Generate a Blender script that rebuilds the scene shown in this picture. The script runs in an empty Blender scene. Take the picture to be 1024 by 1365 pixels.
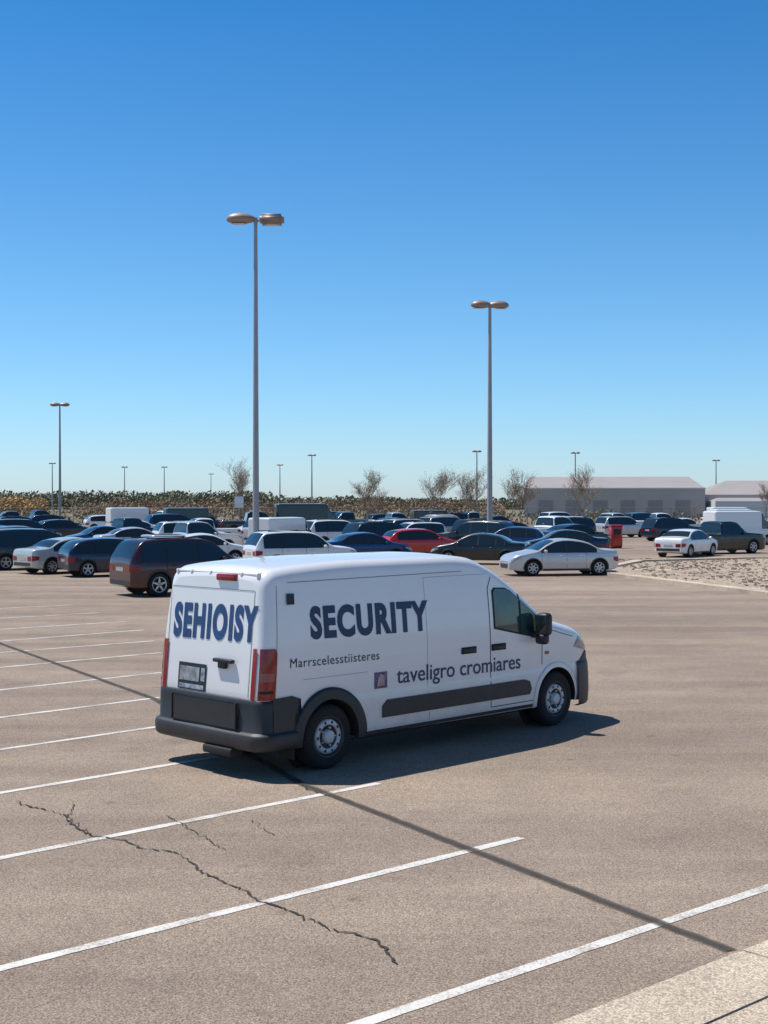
import bpy, bmesh, math, random
import numpy as np
from mathutils import Vector, Matrix
random.seed(7)
rnd = random.Random(11)
scene = bpy.context.scene
R = math.radians

# ------------------------------------------------------------------ materials
def mat(name, col, rough=0.5, metal=0.0, coat=0.0, var=0.0, vscale=3.0, bump=0.0, bscale=40.0, spec=0.5, col2=None, alpha=1.0):
    m = bpy.data.materials.new(name); m.use_nodes = True
    nt = m.node_tree; b = nt.nodes['Principled BSDF']
    b.inputs['Base Color'].default_value = (*col, 1)
    b.inputs['Roughness'].default_value = rough
    b.inputs['Metallic'].default_value = metal
    b.inputs['Coat Weight'].default_value = coat
    b.inputs['Coat Roughness'].default_value = 0.05
    b.inputs['Specular IOR Level'].default_value = spec
    b.inputs['Alpha'].default_value = alpha
    tc = nt.nodes.new('ShaderNodeTexCoord')
    if var > 0 or col2:
        n = nt.nodes.new('ShaderNodeTexNoise'); n.inputs['Scale'].default_value = vscale; n.inputs['Detail'].default_value = 6
        nt.links.new(tc.outputs['Object'], n.inputs['Vector'])
        r = nt.nodes.new('ShaderNodeValToRGB')
        r.color_ramp.elements[0].position = 0.3; r.color_ramp.elements[1].position = 0.7
        c2 = col2 if col2 else tuple(c*(1-var) for c in col)
        r.color_ramp.elements[0].color = (*c2, 1); r.color_ramp.elements[1].color = (*col, 1)
        nt.links.new(n.outputs['Fac'], r.inputs['Fac']); nt.links.new(r.outputs['Color'], b.inputs['Base Color'])
    if bump > 0:
        n2 = nt.nodes.new('ShaderNodeTexNoise'); n2.inputs['Scale'].default_value = bscale; n2.inputs['Detail'].default_value = 4
        nt.links.new(tc.outputs['Object'], n2.inputs['Vector'])
        bp = nt.nodes.new('ShaderNodeBump'); bp.inputs['Strength'].default_value = bump; bp.inputs['Distance'].default_value = 0.01
        nt.links.new(n2.outputs['Fac'], bp.inputs['Height']); nt.links.new(bp.outputs['Normal'], b.inputs['Normal'])
    return m

def add_road_dust(m, zmax, dust, amount):
    """dust film thrown up on the lower body (mixes into base colour by height and noise)"""
    nt=m.node_tree; b=nt.nodes['Principled BSDF']; N=nt.nodes.new; L=nt.links.new
    src=b.inputs['Base Color'].links[0].from_socket if b.inputs['Base Color'].links else None
    tc=N('ShaderNodeTexCoord'); sp=N('ShaderNodeSeparateXYZ'); L(tc.outputs['Object'],sp.inputs[0])
    mr=N('ShaderNodeMapRange'); mr.inputs['From Min'].default_value=zmax; mr.inputs['From Max'].default_value=.3; mr.inputs['To Min'].default_value=0; mr.inputs['To Max'].default_value=amount
    L(sp.outputs['Z'],mr.inputs['Value'])
    n=N('ShaderNodeTexNoise'); n.inputs['Scale'].default_value=4; n.inputs['Detail'].default_value=8; L(tc.outputs['Object'],n.inputs['Vector'])
    mu=N('ShaderNodeMath'); mu.operation='MULTIPLY'; L(mr.outputs[0],mu.inputs[0]); L(n.outputs['Fac'],mu.inputs[1])
    mx=N('ShaderNodeMix'); mx.data_type='RGBA'; L(mu.outputs[0],mx.inputs[0]); 
    if src: L(src,mx.inputs[6])
    else: mx.inputs[6].default_value=b.inputs['Base Color'].default_value
    mx.inputs[7].default_value=(*dust,1); L(mx.outputs[2],b.inputs['Base Color'])

M_white = mat('van_white_paint', (0.82, 0.82, 0.82), 0.30, coat=0.8, var=0.04, vscale=1.2, bump=.03, bscale=2.5)
add_road_dust(M_white,1.1,(.42,.36,.30),.8)
M_glass = mat('tinted_glass', (0.012, 0.02, 0.022), 0.04, spec=0.9)
M_teal = mat('van_window_glass', (0.02, 0.09, 0.095), 0.04, spec=0.9, col2=(0.008, 0.02, 0.024), vscale=4)
M_black = mat('black_plastic', (0.018, 0.021, 0.026), 0.5, var=0.3, vscale=5, bump=0.1, bscale=150)
add_road_dust(M_black,1.0,(.16,.13,.11),.3)
M_gap = mat('panel_gap', (0.02, 0.02, 0.02), 0.8)
M_seam = mat('panel_seam', (0.20, 0.20, 0.21), 0.7)
M_tyre = mat('tyre_rubber', (0.016, 0.016, 0.017), 0.85, var=0.3, vscale=20)
M_rim = mat('rim_metal', (0.50, 0.50, 0.51), 0.35, metal=0.7)
M_rimd = mat('rim_dark', (0.05, 0.05, 0.055), 0.5, metal=0.4)
M_red = mat('tail_lamp_red', (0.36, 0.006, 0.010), 0.12, coat=0.2, var=0.5, vscale=25)
M_clear = mat('lamp_lens', (0.5, 0.52, 0.55), 0.1, coat=0.5, var=0.4, vscale=12)
M_head = mat('van_headlamp', (0.05, 0.055, 0.06), 0.08, coat=0.8, col2=(.4,.42,.45), vscale=9)
M_navy = mat('navy_lettering', (0.013, 0.04, 0.11), 0.5, var=0.1)
M_blue = mat('blue_lettering', (0.02, 0.08, 0.23), 0.5, var=0.35, vscale=6)
M_small = mat('grey_lettering', (0.03, 0.04, 0.07), 0.5)
M_plate = mat('number_plate', (0.42, 0.45, 0.46), 0.5, col2=(0.12, 0.14, 0.15), vscale=14)
M_badge = mat('badge_sticker', (0.25, 0.18, 0.28), 0.5, col2=(0.06, 0.05, 0.12), vscale=12)
M_badge2 = mat('badge_inner', (0.55, 0.45, 0.5), 0.5, col2=(0.4, 0.15, 0.15), vscale=22)
M_label = mat('label_strip', (0.45, 0.52, 0.58), 0.5, col2=(0.08, 0.12, 0.16), vscale=18)
M_pole = mat('pole_galvanised', (0.40, 0.40, 0.41), 0.55, metal=0.3, var=0.15, vscale=1)
M_lamphead = mat('lamp_head', (0.36, 0.27, 0.23), 0.5, metal=0.3, var=0.2, vscale=3)
M_lens = mat('lamp_glass', (0.6, 0.6, 0.58), 0.3)

# ------------------------------------------------------------------ mesh builder
class MB:
    def __init__(s): s.v=[]; s.f=[]; s.m=[]; s.s=[]
    def add(s, verts, faces, mi=0, smooth=True):
        o=len(s.v); s.v.extend([tuple(v) for v in verts])
        for f in faces: s.f.append(tuple(i+o for i in f)); s.m.append(mi); s.s.append(smooth)
    def mesh(s, name, mats):
        me=bpy.data.meshes.new(name); me.from_pydata(s.v, [], s.f)
        for m in mats: me.materials.append(m)
        me.polygons.foreach_set('material_index', s.m); me.polygons.foreach_set('use_smooth', s.s)
        me.update(); return me
    def obj(s, name, mats, parent=None, loc=None, yaw=0):
        o=bpy.data.objects.new(name, s.mesh(name, mats)); scene.collection.objects.link(o)
        if parent: o.parent=parent
        if loc: o.location=loc
        o.rotation_euler=(0,0,yaw); return o

def pchip(pts):
    xs=[p[0] for p in pts]; ys=[p[1] for p in pts]; n=len(xs)
    d=[(ys[i+1]-ys[i])/(xs[i+1]-xs[i]) for i in range(n-1)]
    m=[d[0]]+[0 if d[i-1]*d[i]<=0 else 2*d[i-1]*d[i]/(d[i-1]+d[i]) for i in range(1,n-1)]+[d[-1]]
    def f(x):
        if x<=xs[0]: return ys[0]
        if x>=xs[-1]: return ys[-1]
        i=0
        while x>xs[i+1]: i+=1
        h=xs[i+1]-xs[i]; t=(x-xs[i])/h
        return (2*t**3-3*t*t+1)*ys[i]+(t**3-2*t*t+t)*h*m[i]+(-2*t**3+3*t*t)*ys[i+1]+(t**3-t*t)*h*m[i+1]
    return f

def flat_patch(poly, step):
    bm=bmesh.new(); vs=[bm.verts.new((a,b,0)) for a,b in poly]; bm.faces.new(vs)
    bmesh.ops.triangulate(bm, faces=bm.faces[:])
    return cut(bm, step)
def cut(bm, step):
    for ax in (0,1):
        lo=min(v.co[ax] for v in bm.verts); hi=max(v.co[ax] for v in bm.verts)
        k=math.floor(lo/step)+1
        while k*step<hi:
            co=[0,0,0]; co[ax]=k*step; no=[0,0,0]; no[ax]=1
            bmesh.ops.bisect_plane(bm, geom=bm.verts[:]+bm.edges[:]+bm.faces[:], plane_co=co, plane_no=no, dist=1e-6); k+=1
    bm.verts.index_update()
    out=([tuple(v.co) for v in bm.verts],[tuple(v.index for v in f.verts) for f in bm.faces]); bm.free(); return out

class Shape:
    def __init__(s, x0, x1, w0, zt, zb, r, tum, crown=0.03, post=None):
        s.x0=x0;s.x1=x1;s.w0=w0;s.zt=zt;s.zb=zb;s.r=r;s.tum=tum;s.crown=crown;s.post=post or (lambda v:v)
    def W(s,x,z):
        zt=s.zt(x); zr=zt-s.r
        b=s.w0(x)-s.tum(min(z,zr))
        if z>zr:
            q=min(1,(z-zr)/s.r); b-=s.r*(1-math.sqrt(max(0,1-q*q)))
        return b
    def T(s,x,y):
        zt=s.zt(x); yr=s.w0(x)-s.tum(zt-s.r)-s.r; y=abs(y)
        if y<=yr: return zt+s.crown*(1-(y/yr)**2)
        q=min(1,(y-yr)/s.r); return zt-s.r+s.r*math.sqrt(1-q*q)
    def body(s, mb, xs, wheels, mi=0, n1=16):
        rings=[]
        for x in xs:
            zt=s.zt(x); zb=s.zb(x); zr=zt-s.r; h=[]
            for i in range(n1): 
                z=zb+(zr-zb)*i/(n1-1); h.append((s.W(x,z),z))
            W1=s.W(x,zr)
            for i in range(1,7):
                a=math.pi/2*i/6; h.append((W1-s.r*(1-math.cos(a)), zr+s.r*math.sin(a)))
            yr=W1-s.r
            for i in range(1,6):
                y=yr*(1-i/5); h.append((y, zt+s.crown*(1-(y/yr)**2)))
            ring=[(x,-y,z) for y,z in h]+[(x,y,z) for y,z in reversed(h[:-1])]
            rings.append([s.post(p) for p in ring])
        n=len(rings[0]); V=[p for r in rings for p in r]; F=[]
        for i in range(len(rings)-1):
            for j in range(n-1):
                a=i*n+j; f=(a,a+n,a+n+1,a+1)
                cx=sum(V[k][0] for k in f)/4; cz=sum(V[k][2] for k in f)/4; cy=abs(sum(V[k][1] for k in f)/4)
                if cy>0.5 and any((cx-wx)**2+(cz-wz)**2<wr*wr for wx,wz,wr in wheels): continue
                F.append(f)
            F.append((i*n+n-1,(i+1)*n+n-1,(i+1)*n,i*n))
        mb.add(V,F,mi,True)
        mb.add(rings[0],[tuple(range(n))],mi,False); mb.add(rings[-1],[tuple(reversed(range(n)))],mi,False)
    def side(s, mb, poly, mi, eps=0.004, sides=(-1,1), step=0.1, smooth=True):
        v,f=flat_patch(poly,step)
        for sg in sides: mb.add([s.post((a,sg*(s.W(a,b)+eps),b)) for a,b,_ in v], f, mi, smooth)
    def cap(s, mb, poly, mi, end=0, eps=0.004, step=0.2):
        v,f=flat_patch(poly,step); x=(s.x0-eps) if end==0 else (s.x1+eps)
        mb.add([s.post((x,a,b)) for a,b,_ in v], f, mi, False)
    def top(s, mb, poly, mi, eps=0.004, step=0.1):
        v,f=flat_patch(poly,step); mb.add([s.post((a,b,s.T(a,b)+eps)) for a,b,_ in v], f, mi, True)
    def line(s, mb, pts, w, mi, eps=0.003, sides=(-1,1)):
        for (a,b),(c,d) in zip(pts[:-1],pts[1:]):
            L=math.hypot(c-a,d-b); nx,ny=-(d-b)/L*w/2,(c-a)/L*w/2
            s.side(mb,[(a+nx,b+ny),(c+nx,d+ny),(c-nx,d-ny),(a-nx,b-ny)],mi,eps,sides)

def lathe(mb, c, prof, sg, mi, n=36, a0=0, a1=360):
    V=[];F=[];m=len(prof)
    for i in range(n+1):
        a=R(a0+(a1-a0)*i/n)
        for r,o in prof: V.append((c[0]+r*math.cos(a), c[1]+sg*o, c[2]+r*math.sin(a)))
    for i in range(n):
        for j in range(m-1):
            a=i*m+j; F.append((a,a+m,a+m+1,a+1))
    mb.add(V,F,mi,True)

def rbox(mb, c, size, bev, mi, rot=None, seg=3):
    bm=bmesh.new(); bmesh.ops.create_cube(bm,size=1)
    for v in bm.verts: v.co=Vector((v.co.x*size[0],v.co.y*size[1],v.co.z*size[2]))
    if bev>0: bmesh.ops.bevel(bm,geom=bm.edges[:],offset=bev,segments=seg,profile=0.5,affect='EDGES')
    M=(rot.to_matrix().to_4x4() if rot else Matrix.Identity(4))
    bm.verts.index_update()
    mb.add([tuple(M@v.co+Vector(c)) for v in bm.verts],[tuple(v.index for v in f.verts) for f in bm.faces],mi,bev>0); bm.free()

def tube(mb, p0,p1,r0,r1,mi,n=12,caps=True):
    p0=Vector(p0);p1=Vector(p1);d=(p1-p0).normalized(); up=Vector((0,0,1)) if abs(d.z)<.9 else Vector((1,0,0))
    a=d.cross(up).normalized(); b=d.cross(a); V=[]
    for p,r in ((p0,r0),(p1,r1)):
        for i in range(n):
            t=2*math.pi*i/n; V.append(p+a*math.cos(t)*r+b*math.sin(t)*r)
    F=[(i,(i+1)%n,n+(i+1)%n,n+i) for i in range(n)]
    mb.add(V,F,mi,True)
    if caps: mb.add(V,[tuple(range(n))[::-1],tuple(range(n,2*n))],mi,False)

def wheel(mb, x, yo, r, sg, ty, ri, rd, style):
    c=(x,sg*yo,r)
    lathe(mb,c,[(r*.60,-.01),(r*.64,.005),(r*.82,.015),(r*.93,.0),(r*.985,-.025),(r,-.05),(r,-.17),(r*.95,-.215),(r*.6,-.22)],sg,ty)
    if style=='van':
        lathe(mb,c,[(r*.64,.006),(r*.60,.008),(r*.57,-.03),(r*.50,-.05),(r*.46,-.02),(r*.36,-.01),(r*.32,-.03),(r*.0,-.03)],sg,rd)
        lathe(mb,c,[(r*.54,-.03),(r*.52,-.004),(r*.38,.004),(r*.355,-.02)],sg,ri)
        lathe(mb,c,[(r*.22,-.028),(r*.20,.02),(r*.15,.03),(0,.03)],sg,ri,20)
        for k in range(10):
            a=k*math.pi/5; lathe(mb,(x+math.cos(a)*r*.45,c[1]+sg*.006,r+math.sin(a)*r*.45),[(r*.045,-.003),(0,.0)],sg,ty,8)
        for k in range(5):
            a=k*2*math.pi/5; tube(mb,(x+math.cos(a)*r*.28,c[1]-sg*.03,r+math.sin(a)*r*.28),(x+math.cos(a)*r*.28,c[1]-sg*.005,r+math.sin(a)*r*.28),r*.035,r*.03,ri,6)
    else:
        lathe(mb,c,[(r*.6,-.06),(0,-.06)],sg,rd,20)
        lathe(mb,c,[(r*.66,.008),(r*.62,.012),(r*.57,-.02)],sg,ri,28)
        lathe(mb,c,[(r*.17,-.03),(r*.15,.005),(0,.01)],sg,ri,14)
        for k in range(style):
            a=2*math.pi*k/style+.3
            p=[(.1,-.10),(.62,-.06),(.62,.06),(.1,.10)]
            ca,sa=math.cos(a),math.sin(a)
            mb.add([(x+(u*ca-v*sa)*r,c[1]-sg*.008*(1 if u<.3 else 1.2),r+(u*sa+v*ca)*r) for u,v in p],[(0,1,2,3)],ri,False)

def ring(sh, mb, x, z, r1, r2, a0, a1, mi, eps, lip=True, n=36, m=3):
    for sg in (-1,1):
        V=[]
        for i in range(n+1):
            a=R(a0+(a1-a0)*i/n)
            for j in range(m+1):
                r=r1+(r2-r1)*j/m; px,pz=x+r*math.cos(a),max(z+r*math.sin(a),sh.zb(x)-.03)
                V.append(sh.post((px,sg*(sh.W(px,pz)+eps),pz)))
            px,pz=x+r2*math.cos(a),z+r2*math.sin(a); V.append(sh.post((px,sg*(sh.W(px,pz)-.01),pz)))
        k=m+2; mb.add(V,[(i*k+j,i*k+k+j,i*k+k+j+1,i*k+j+1) for i in range(n) for j in range(k-1)],mi,True)
def arch(sh, mb, x, z, r, inner, mi_ring, mi_dark, ringw, eps, a0=-15, a1=195):
    ring(sh,mb,x,z,r,r+ringw,a0,a1,mi_ring,eps)
    for sg in (-1,1):
        V=[];n=36
        for i in range(n+1):
            a=R(a0+(a1-a0)*i/n); px,pz=x+r*math.cos(a),z+r*math.sin(a)
            V+= [sh.post((px,sg*(sh.W(px,max(pz,sh.zb(x)))+eps),pz)),(px,sg*(inner),pz)]
        mb.add(V,[(2*i,2*i+2,2*i+3,2*i+1) for i in range(n)],mi_dark,True)
        lathe(mb,(x,sg*inner,z),[(r+.0,0),(0,0)],sg,mi_dark,28)

# ------------------------------------------------------------------ VAN
def build_van():
    root=bpy.data.objects.new('security_van',None); scene.collection.objects.link(root)
    root.location=(-1.28,15.74,0); root.rotation_euler=(0,0,R(45))
    X0,X1=-.98,5.10
    def w0(x):
        if x<-.84:
            q=min(1,(-.84-x)/.14); return .95-.13*(1-math.sqrt(1-q*q))
        if x>3.7:
            t=(x-3.7)/(X1-3.7); return .95*(1-.06*t*t-.24*t**7)
        return .95
    zt=pchip([(-.98,2.13),(-.96,2.18),(-.90,2.225),(-.78,2.26),(-.3,2.295),(.6,2.325),(2.0,2.325),(2.45,2.30),(2.8,2.19),(3.2,1.97),(3.55,1.73),(3.85,1.52),(4.0,1.44),(4.3,1.36),(4.6,1.28),(4.84,1.16),(4.98,1.01),(5.06,.86),(5.10,.74)])
    zb=pchip([(-.98,.40),(-.5,.36),(.5,.32),(4,.30),(5.10,.34)])
    def tum(z):
        b=0.0
        if z>1.2: b+=.10*((z-1.2)/1.0)**1.5
        if z<.45: b+=.04*((.45-z)/.15)**2*.5
        if z<.80: b-=.010*min(1,(.80-z)/.05)
        return b
    def post(v):
        x,y,z=v; return (x+.12*max(0,(z-.9)/1.3)*max(0,min(1,1-(x+.98)/.9)),y,z)
    sh=Shape(X0,X1,w0,zt,zb,.15,tum,.03,post)
    xs=[-.98,-.977,-.97,-.955,-.935,-.91,-.88,-.84]; x=-.80
    while x<4.7: xs.append(x); x+=.03
    xs+= [4.72,4.77,4.81,4.85,4.88,4.91,4.94,4.965,4.985,5.0,5.02,5.04,5.06,5.08,5.09,5.10]
    WR=.365; WX=(0.0,4.11); AR=WR+.06
    mb=MB(); sh.body(mb,xs,[(w,WR,AR+.032) for w in WX],0,44)
    mats=[M_white,M_black,M_gap]
    arch(sh,mb,4.11,WR,AR,.62,0,2,.07,.010,-8,188)
    mb.obj('body_shell',mats,root)
    mb=MB()
    arch(sh,mb,0,WR,AR,.62,0,1,.13,.028,-8,188)
    def slab(poly,eps):
        sh.side(mb,poly,0,eps)
        for sg in (-1,1):
            for (a,b),(c,d) in zip(poly,poly[1:]+poly[:1]):
                mb.add([(a,sg*(sh.W(a,b)+eps),b),(c,sg*(sh.W(c,d)+eps),d),(c,sg*(sh.W(c,d)-.01),d),(a,sg*(sh.W(a,b)-.01),b)],[(0,1,2,3)],0,False)
    slab([(.82,.49),(3.52,.49),(3.56,.56),(3.52,.66),(3.42,.69),(.90,.69),(.82,.62)],.018)
    slab([(.52,.315),(3.60,.315),(3.60,.355),(.52,.355)],.008)
    slab([(-.84,.40),(-.44,.40),(-.53,.50),(-.54,.66),(-.44,.84),(-.56,.88),(-.84,.87)],.018)
    def bumper(path, levels, mi=0):
        n=len(path); nor=[]
        for i in range(n):
            a=path[max(0,i-1)]; b=path[min(n-1,i+1)]; tx,ty=b[0]-a[0],b[1]-a[1]; L=math.hypot(tx,ty); nor.append((ty/L,-tx/L))
        V=[]
        for z,o in levels:
            for p,q in zip(path,nor): V.append((p[0]+q[0]*o,p[1]+q[1]*o,z))
        F=[(l*n+i,l*n+i+1,(l+1)*n+i+1,(l+1)*n+i) for l in range(len(levels)-1) for i in range(n-1)]
        mb.add(V,F,mi,True)
    def orient(path):
        a,b=path[len(path)//2-1],path[len(path)//2+1]; ty=b[1]-a[1]; mx=path[len(path)//2][0]
        return path if (ty>0)==(mx>2) else path[::-1]
    rp=[(-.52-.34*i/6,.955) for i in range(7)]+[(-.84-.15*math.sin(a),.80+.155*math.cos(a)) for a in [math.pi/2*k/8 for k in range(1,9)]]
    rp=rp+[(-1.0,.6),(-1.005,.3)]; full=orient(rp+[(-1.01,0)]+[(x,-y) for x,y in reversed(rp)])
    bumper(full,[(.30,-.08),(.31,.03),(.335,.06),(.36,.07),(.44,.075),(.475,.07),(.495,.055),(.50,.03),(.515,.018),(.80,.010),(.85,.006),(.862,-.02)])
    mb.add([(-1.040,y,z) for y,z in ((-.56,.53),(.56,.53),(.56,.80),(-.56,.80))],[(0,1,2,3)],0,False)
    for y in (-.575,.575): rbox(mb,(-1.035,y,.67),(.03,.02,.29),.004,1)
    fp=[(x,-(w0(x))) for x in (4.585,4.64,4.70,4.76,4.82,4.87,4.91,4.95,4.98,5.01,5.04,5.065,5.085,5.10)]
    we=w0(5.10); full2=orient(fp+[(5.115,-we*.8),(5.13,-we*.5),(5.135,0),(5.13,we*.5),(5.115,we*.8)]+[(x,-y) for x,y in reversed(fp)])
    bumper(full2,[(.22,-.06),(.225,.02),(.25,.035),(.40,.045),(.62,.04),(.76,.03),(.82,.016),(.84,-.03)])
    slab([(4.62,.80),(5.02,.80),(5.02,.90),(4.86,.95)],.014)
    mb.add([(x,y,.3) for x,y in full],[tuple(range(len(full)))],0,False)
    rbox(mb,(-1.0,-.30,.27),(.18,.5,.09),.02,1)
    rbox(mb,(2.05,0,.30),(3.1,1.5,.14),.02,1)
    rbox(mb,(0,0,.36),(.12,1.4,.12),.03,1); rbox(mb,(4.11,0,.36),(.12,1.4,.12),.03,1)
    for sg in (-1,1): rbox(mb,(-.50,sg*.80,.30),(.02,.24,.26),.004,1)
    for hx in (2.33,2.90):
        for sg in (-1,1):
            y=sg*(sh.W(hx,1.15)+.02); rbox(mb,(hx,y,1.15),(.24,.035,.055),.015,0)
            rbox(mb,(hx+.02,sg*(sh.W(hx,1.15)+.002),1.15),(.28,.012,.085),.005,1)
    rbox(mb,(-.985,-.30,1.245),(.06,.34,.045),.018,0); rbox(mb,(-.975,-.27,1.21),(.05,.14,.11),.02,0)
    sh.side(mb,[(-.65,1.87),(-.53,1.87),(-.53,1.99),(-.65,1.99)],0,.016)
    mb.obj('black_trim',[M_black,M_gap],root)
    mb=MB()
    sh.line(mb,[(2.76,.40),(2.76,1.9),(2.84,2.04)],.012,0)
    sh.line(mb,[(3.80,.85),(3.80,1.36),(3.72,1.45)],.012,0)
    sh.line(mb,[(2.76,.40),(3.60,.40)],.010,0)
    sh.line(mb,[(1.62,.38),(1.62,.47)],.008,1); 
    sh.line(mb,[(1.60,.70),(1.60,2.08)],.004,1); sh.line(mb,[(2.72,2.08),(1.60,2.08)],.004,1)
    sh.line(mb,[(-.80,.86),(-.80,2.08)],.008,1)
    sh.line(mb,[(-.62,2.11),(2.3,2.13)],.008,1)
    sh.line(mb,[(-.40,1.04),(.6,1.04)],.004,1)
    sh.line(mb,[(3.85,1.33),(4.2,1.24),(4.5,1.17)],.009,0)
    for y in (-.72,.78): sh.cap(mb,[(y,.88),(y+.008,.88),(y+.008,2.02),(y,2.02)],1)
    sh.cap(mb,[(-.72,2.02),(.78,2.02),(.78,2.028),(-.72,2.028)],1)
    mb.obj('panel_seams',[M_gap,M_seam],root)
    mb=MB()
    bot=[(2.86,1.40),(3.30,1.31),(3.68,1.235)]
    topl=[(x,sh.zt(x)-.135) for x in (3.66,3.55,3.4,3.3,3.2)]
    poly=bot+topl+[(3.10,1.875),(2.90,1.885),(2.86,1.85)]
    def grow(poly,g):
        cx=sum(p[0] for p in poly)/len(poly); cz=sum(p[1] for p in poly)/len(poly)
        return [(cx+(a-cx)*(1+g),cz+(b-cz)*(1+g)) for a,b in poly]
    sh.side(mb,grow(poly,.07),1,.004)
    mb2=MB(); sh.side(mb2,poly,0,.008); mb2.obj('cab_window',[M_teal],root)
    sh.line(mb,[(3.36,1.30),(3.36,1.80)],.035,1,.011)
    wx=[2.80,3.0,3.2,3.4,3.6,3.80,3.88]
    edge=[(x,-(sh.w0(x)-sh.tum(sh.zt(x)-.15)-.15)) for x in wx]
    sh.top(mb,edge+[(x,-y) for x,y in reversed(edge)],0,.006)
    mb.obj('windscreen',[M_glass,M_gap],root)
    mb=MB()
    sh.side(mb,[(-.975,.86),(-.80,.86),(-.80,1.36),(-.83,1.41),(-.975,1.41)],0,.012,step=.03)
    sh.cap(mb,[(-.83,.86),(-.765,.86),(-.765,1.41),(-.83,1.41)],0,0,.012); sh.cap(mb,[(.83,.86),(.765,.86),(.765,1.41),(.83,1.41)],0,0,.012)
    sh.side(mb,[(-.972,1.06),(-.83,1.06),(-.83,1.15),(-.972,1.15)],1,.015,step=.03)
    sh.side(mb,[(-.972,.93),(-.83,.93),(-.83,.96),(-.972,.96)],3,.015,step=.03)
    rbox(mb,(-.86,-.22,2.155),(.08,.34,.075),.02,0)
    sh.side(mb,[(4.52,1.03),(4.78,.97),(4.99,.93),(4.985,.99),(4.83,1.11),(4.64,1.17)],2,.008,step=.04)
    sh.side(mb,[(3.86,.98),(3.94,.98),(3.94,1.02),(3.86,1.02)],1,.010,step=.04)
    mb.obj('lamps',[M_red,mat('tail_lamp_inner',(.38,.05,.05),.15,coat=.3,col2=(.22,.10,.10),vscale=30),M_head,M_gap],root)
    mb=MB()
    tube(mb,(-.83,-.72,2.20),(-.83,.72,2.20),.018,.018,0)
    for y in (-.72,-.45,.1,.45,.72): rbox(mb,(-.80,y,2.195),(.12,.04,.05),.012,0)
    mb.obj('roof_bar',[M_white],root)
    mb=MB()
    sh.cap(mb,[(.03,.87),(.54,.87),(.54,1.17),(.03,1.17)],1,0,.008)
    sh.cap(mb,[(.15,.97),(.51,.97),(.51,1.13),(.15,1.13)],0,0,.012)
    sh.cap(mb,[(.06,.885),(.51,.885),(.51,.935),(.06,.935)],2,0,.012)
    sh.cap(mb,[(.05,.98),(.12,.98),(.12,1.13),(.05,1.13)],2,0,.012)
    mb.obj('number_plate',[M_plate,M_black,M_label],root)
    for sg in (-1,1):
        mb=MB(); 
        rbox(mb,(3.66,sg*1.10,1.40),(.15,.20,.30),.06,0,seg=4); rbox(mb,(3.63,sg*1.09,1.21),(.13,.17,.14),.045,0,seg=4)
        rbox(mb,(3.62,sg*.97,1.26),(.10,.16,.08),.02,0)
        rbox(mb,(3.58,sg*1.10,1.40),(.01,.16,.24),.004,1)
        mb.obj('mirror',[M_black,M_glass],root)
    hub=mat('hub_ring',(.68,.68,.68),.4,metal=.1,var=.35,vscale=6)
    for i,wx_ in enumerate(WX):
        for sg in (-1,1):
            mb=MB(); wheel(mb,wx_,.935,WR,sg,0,1,2,'van'); mb.obj('wheel',[M_tyre,hub,M_rimd],root)
    def text(s, x_start, width, height, z0, material, nm, bold=0.0, rear=False, slope=0.0, spacing=1.0):
        cu=bpy.data.curves.new('t','FONT'); cu.body=s; cu.offset=bold; cu.space_character=spacing; cu.resolution_u=5
        to=bpy.data.objects.new('t',cu); scene.collection.objects.link(to)
        bpy.context.view_layer.update(); dg=bpy.context.evaluated_depsgraph_get()
        me=bpy.data.meshes.new_from_object(to.evaluated_get(dg)); bpy.data.objects.remove(to)
        bm=bmesh.new(); bm.from_mesh(me)
        lx=min(v.co.x for v in bm.verts); hx=max(v.co.x for v in bm.verts)
        for v in bm.verts:
            v.co.x=(v.co.x-lx)/(hx-lx)*width; v.co.y=v.co.y/.72*height; v.co.z=0
        vs,fs=cut(bm,.2)
        mb=MB()
        if not rear: mb.add([sh.post((x_start+a,-(sh.W(x_start+a,z0+b+slope*a)+.006),z0+b+slope*a)) for a,b,_ in vs],fs,0,False)
        else: mb.add([sh.post((X0-.006,x_start-a,z0+b+slope*a)) for a,b,_ in vs],fs,0,False)
        mb.obj(nm,[material],root)
    text('SECURITY',-.28,1.92,.335,1.495,M_navy,'side_lettering',.048,slope=-.015,spacing=1.14)
    text('Marrscelesstiisteres',-.60,1.38,.105,1.185,M_small,'slogan_lettering',0,slope=-.012,spacing=1.1)
    text('taveligro cromiares',1.07,2.28,.195,.86,M_navy,'name_lettering',.006,slope=-.008)
    text('SEHIOISY',.70,1.50,.36,1.47,M_blue,'rear_lettering',.055,rear=True,slope=.02,spacing=1.20)
    mb=MB(); sh.side(mb,[(.70,.83),(.91,.83),(.91,1.02),(.70,1.02)],0,.005,(-1,)); sh.side(mb,[(.74,.86),(.86,.86),(.86,.97),(.80,1.0),(.76,.96)],1,.009,(-1,))
    mb.obj('badge_sticker',[M_badge,M_badge2],root)
build_van()

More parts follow.
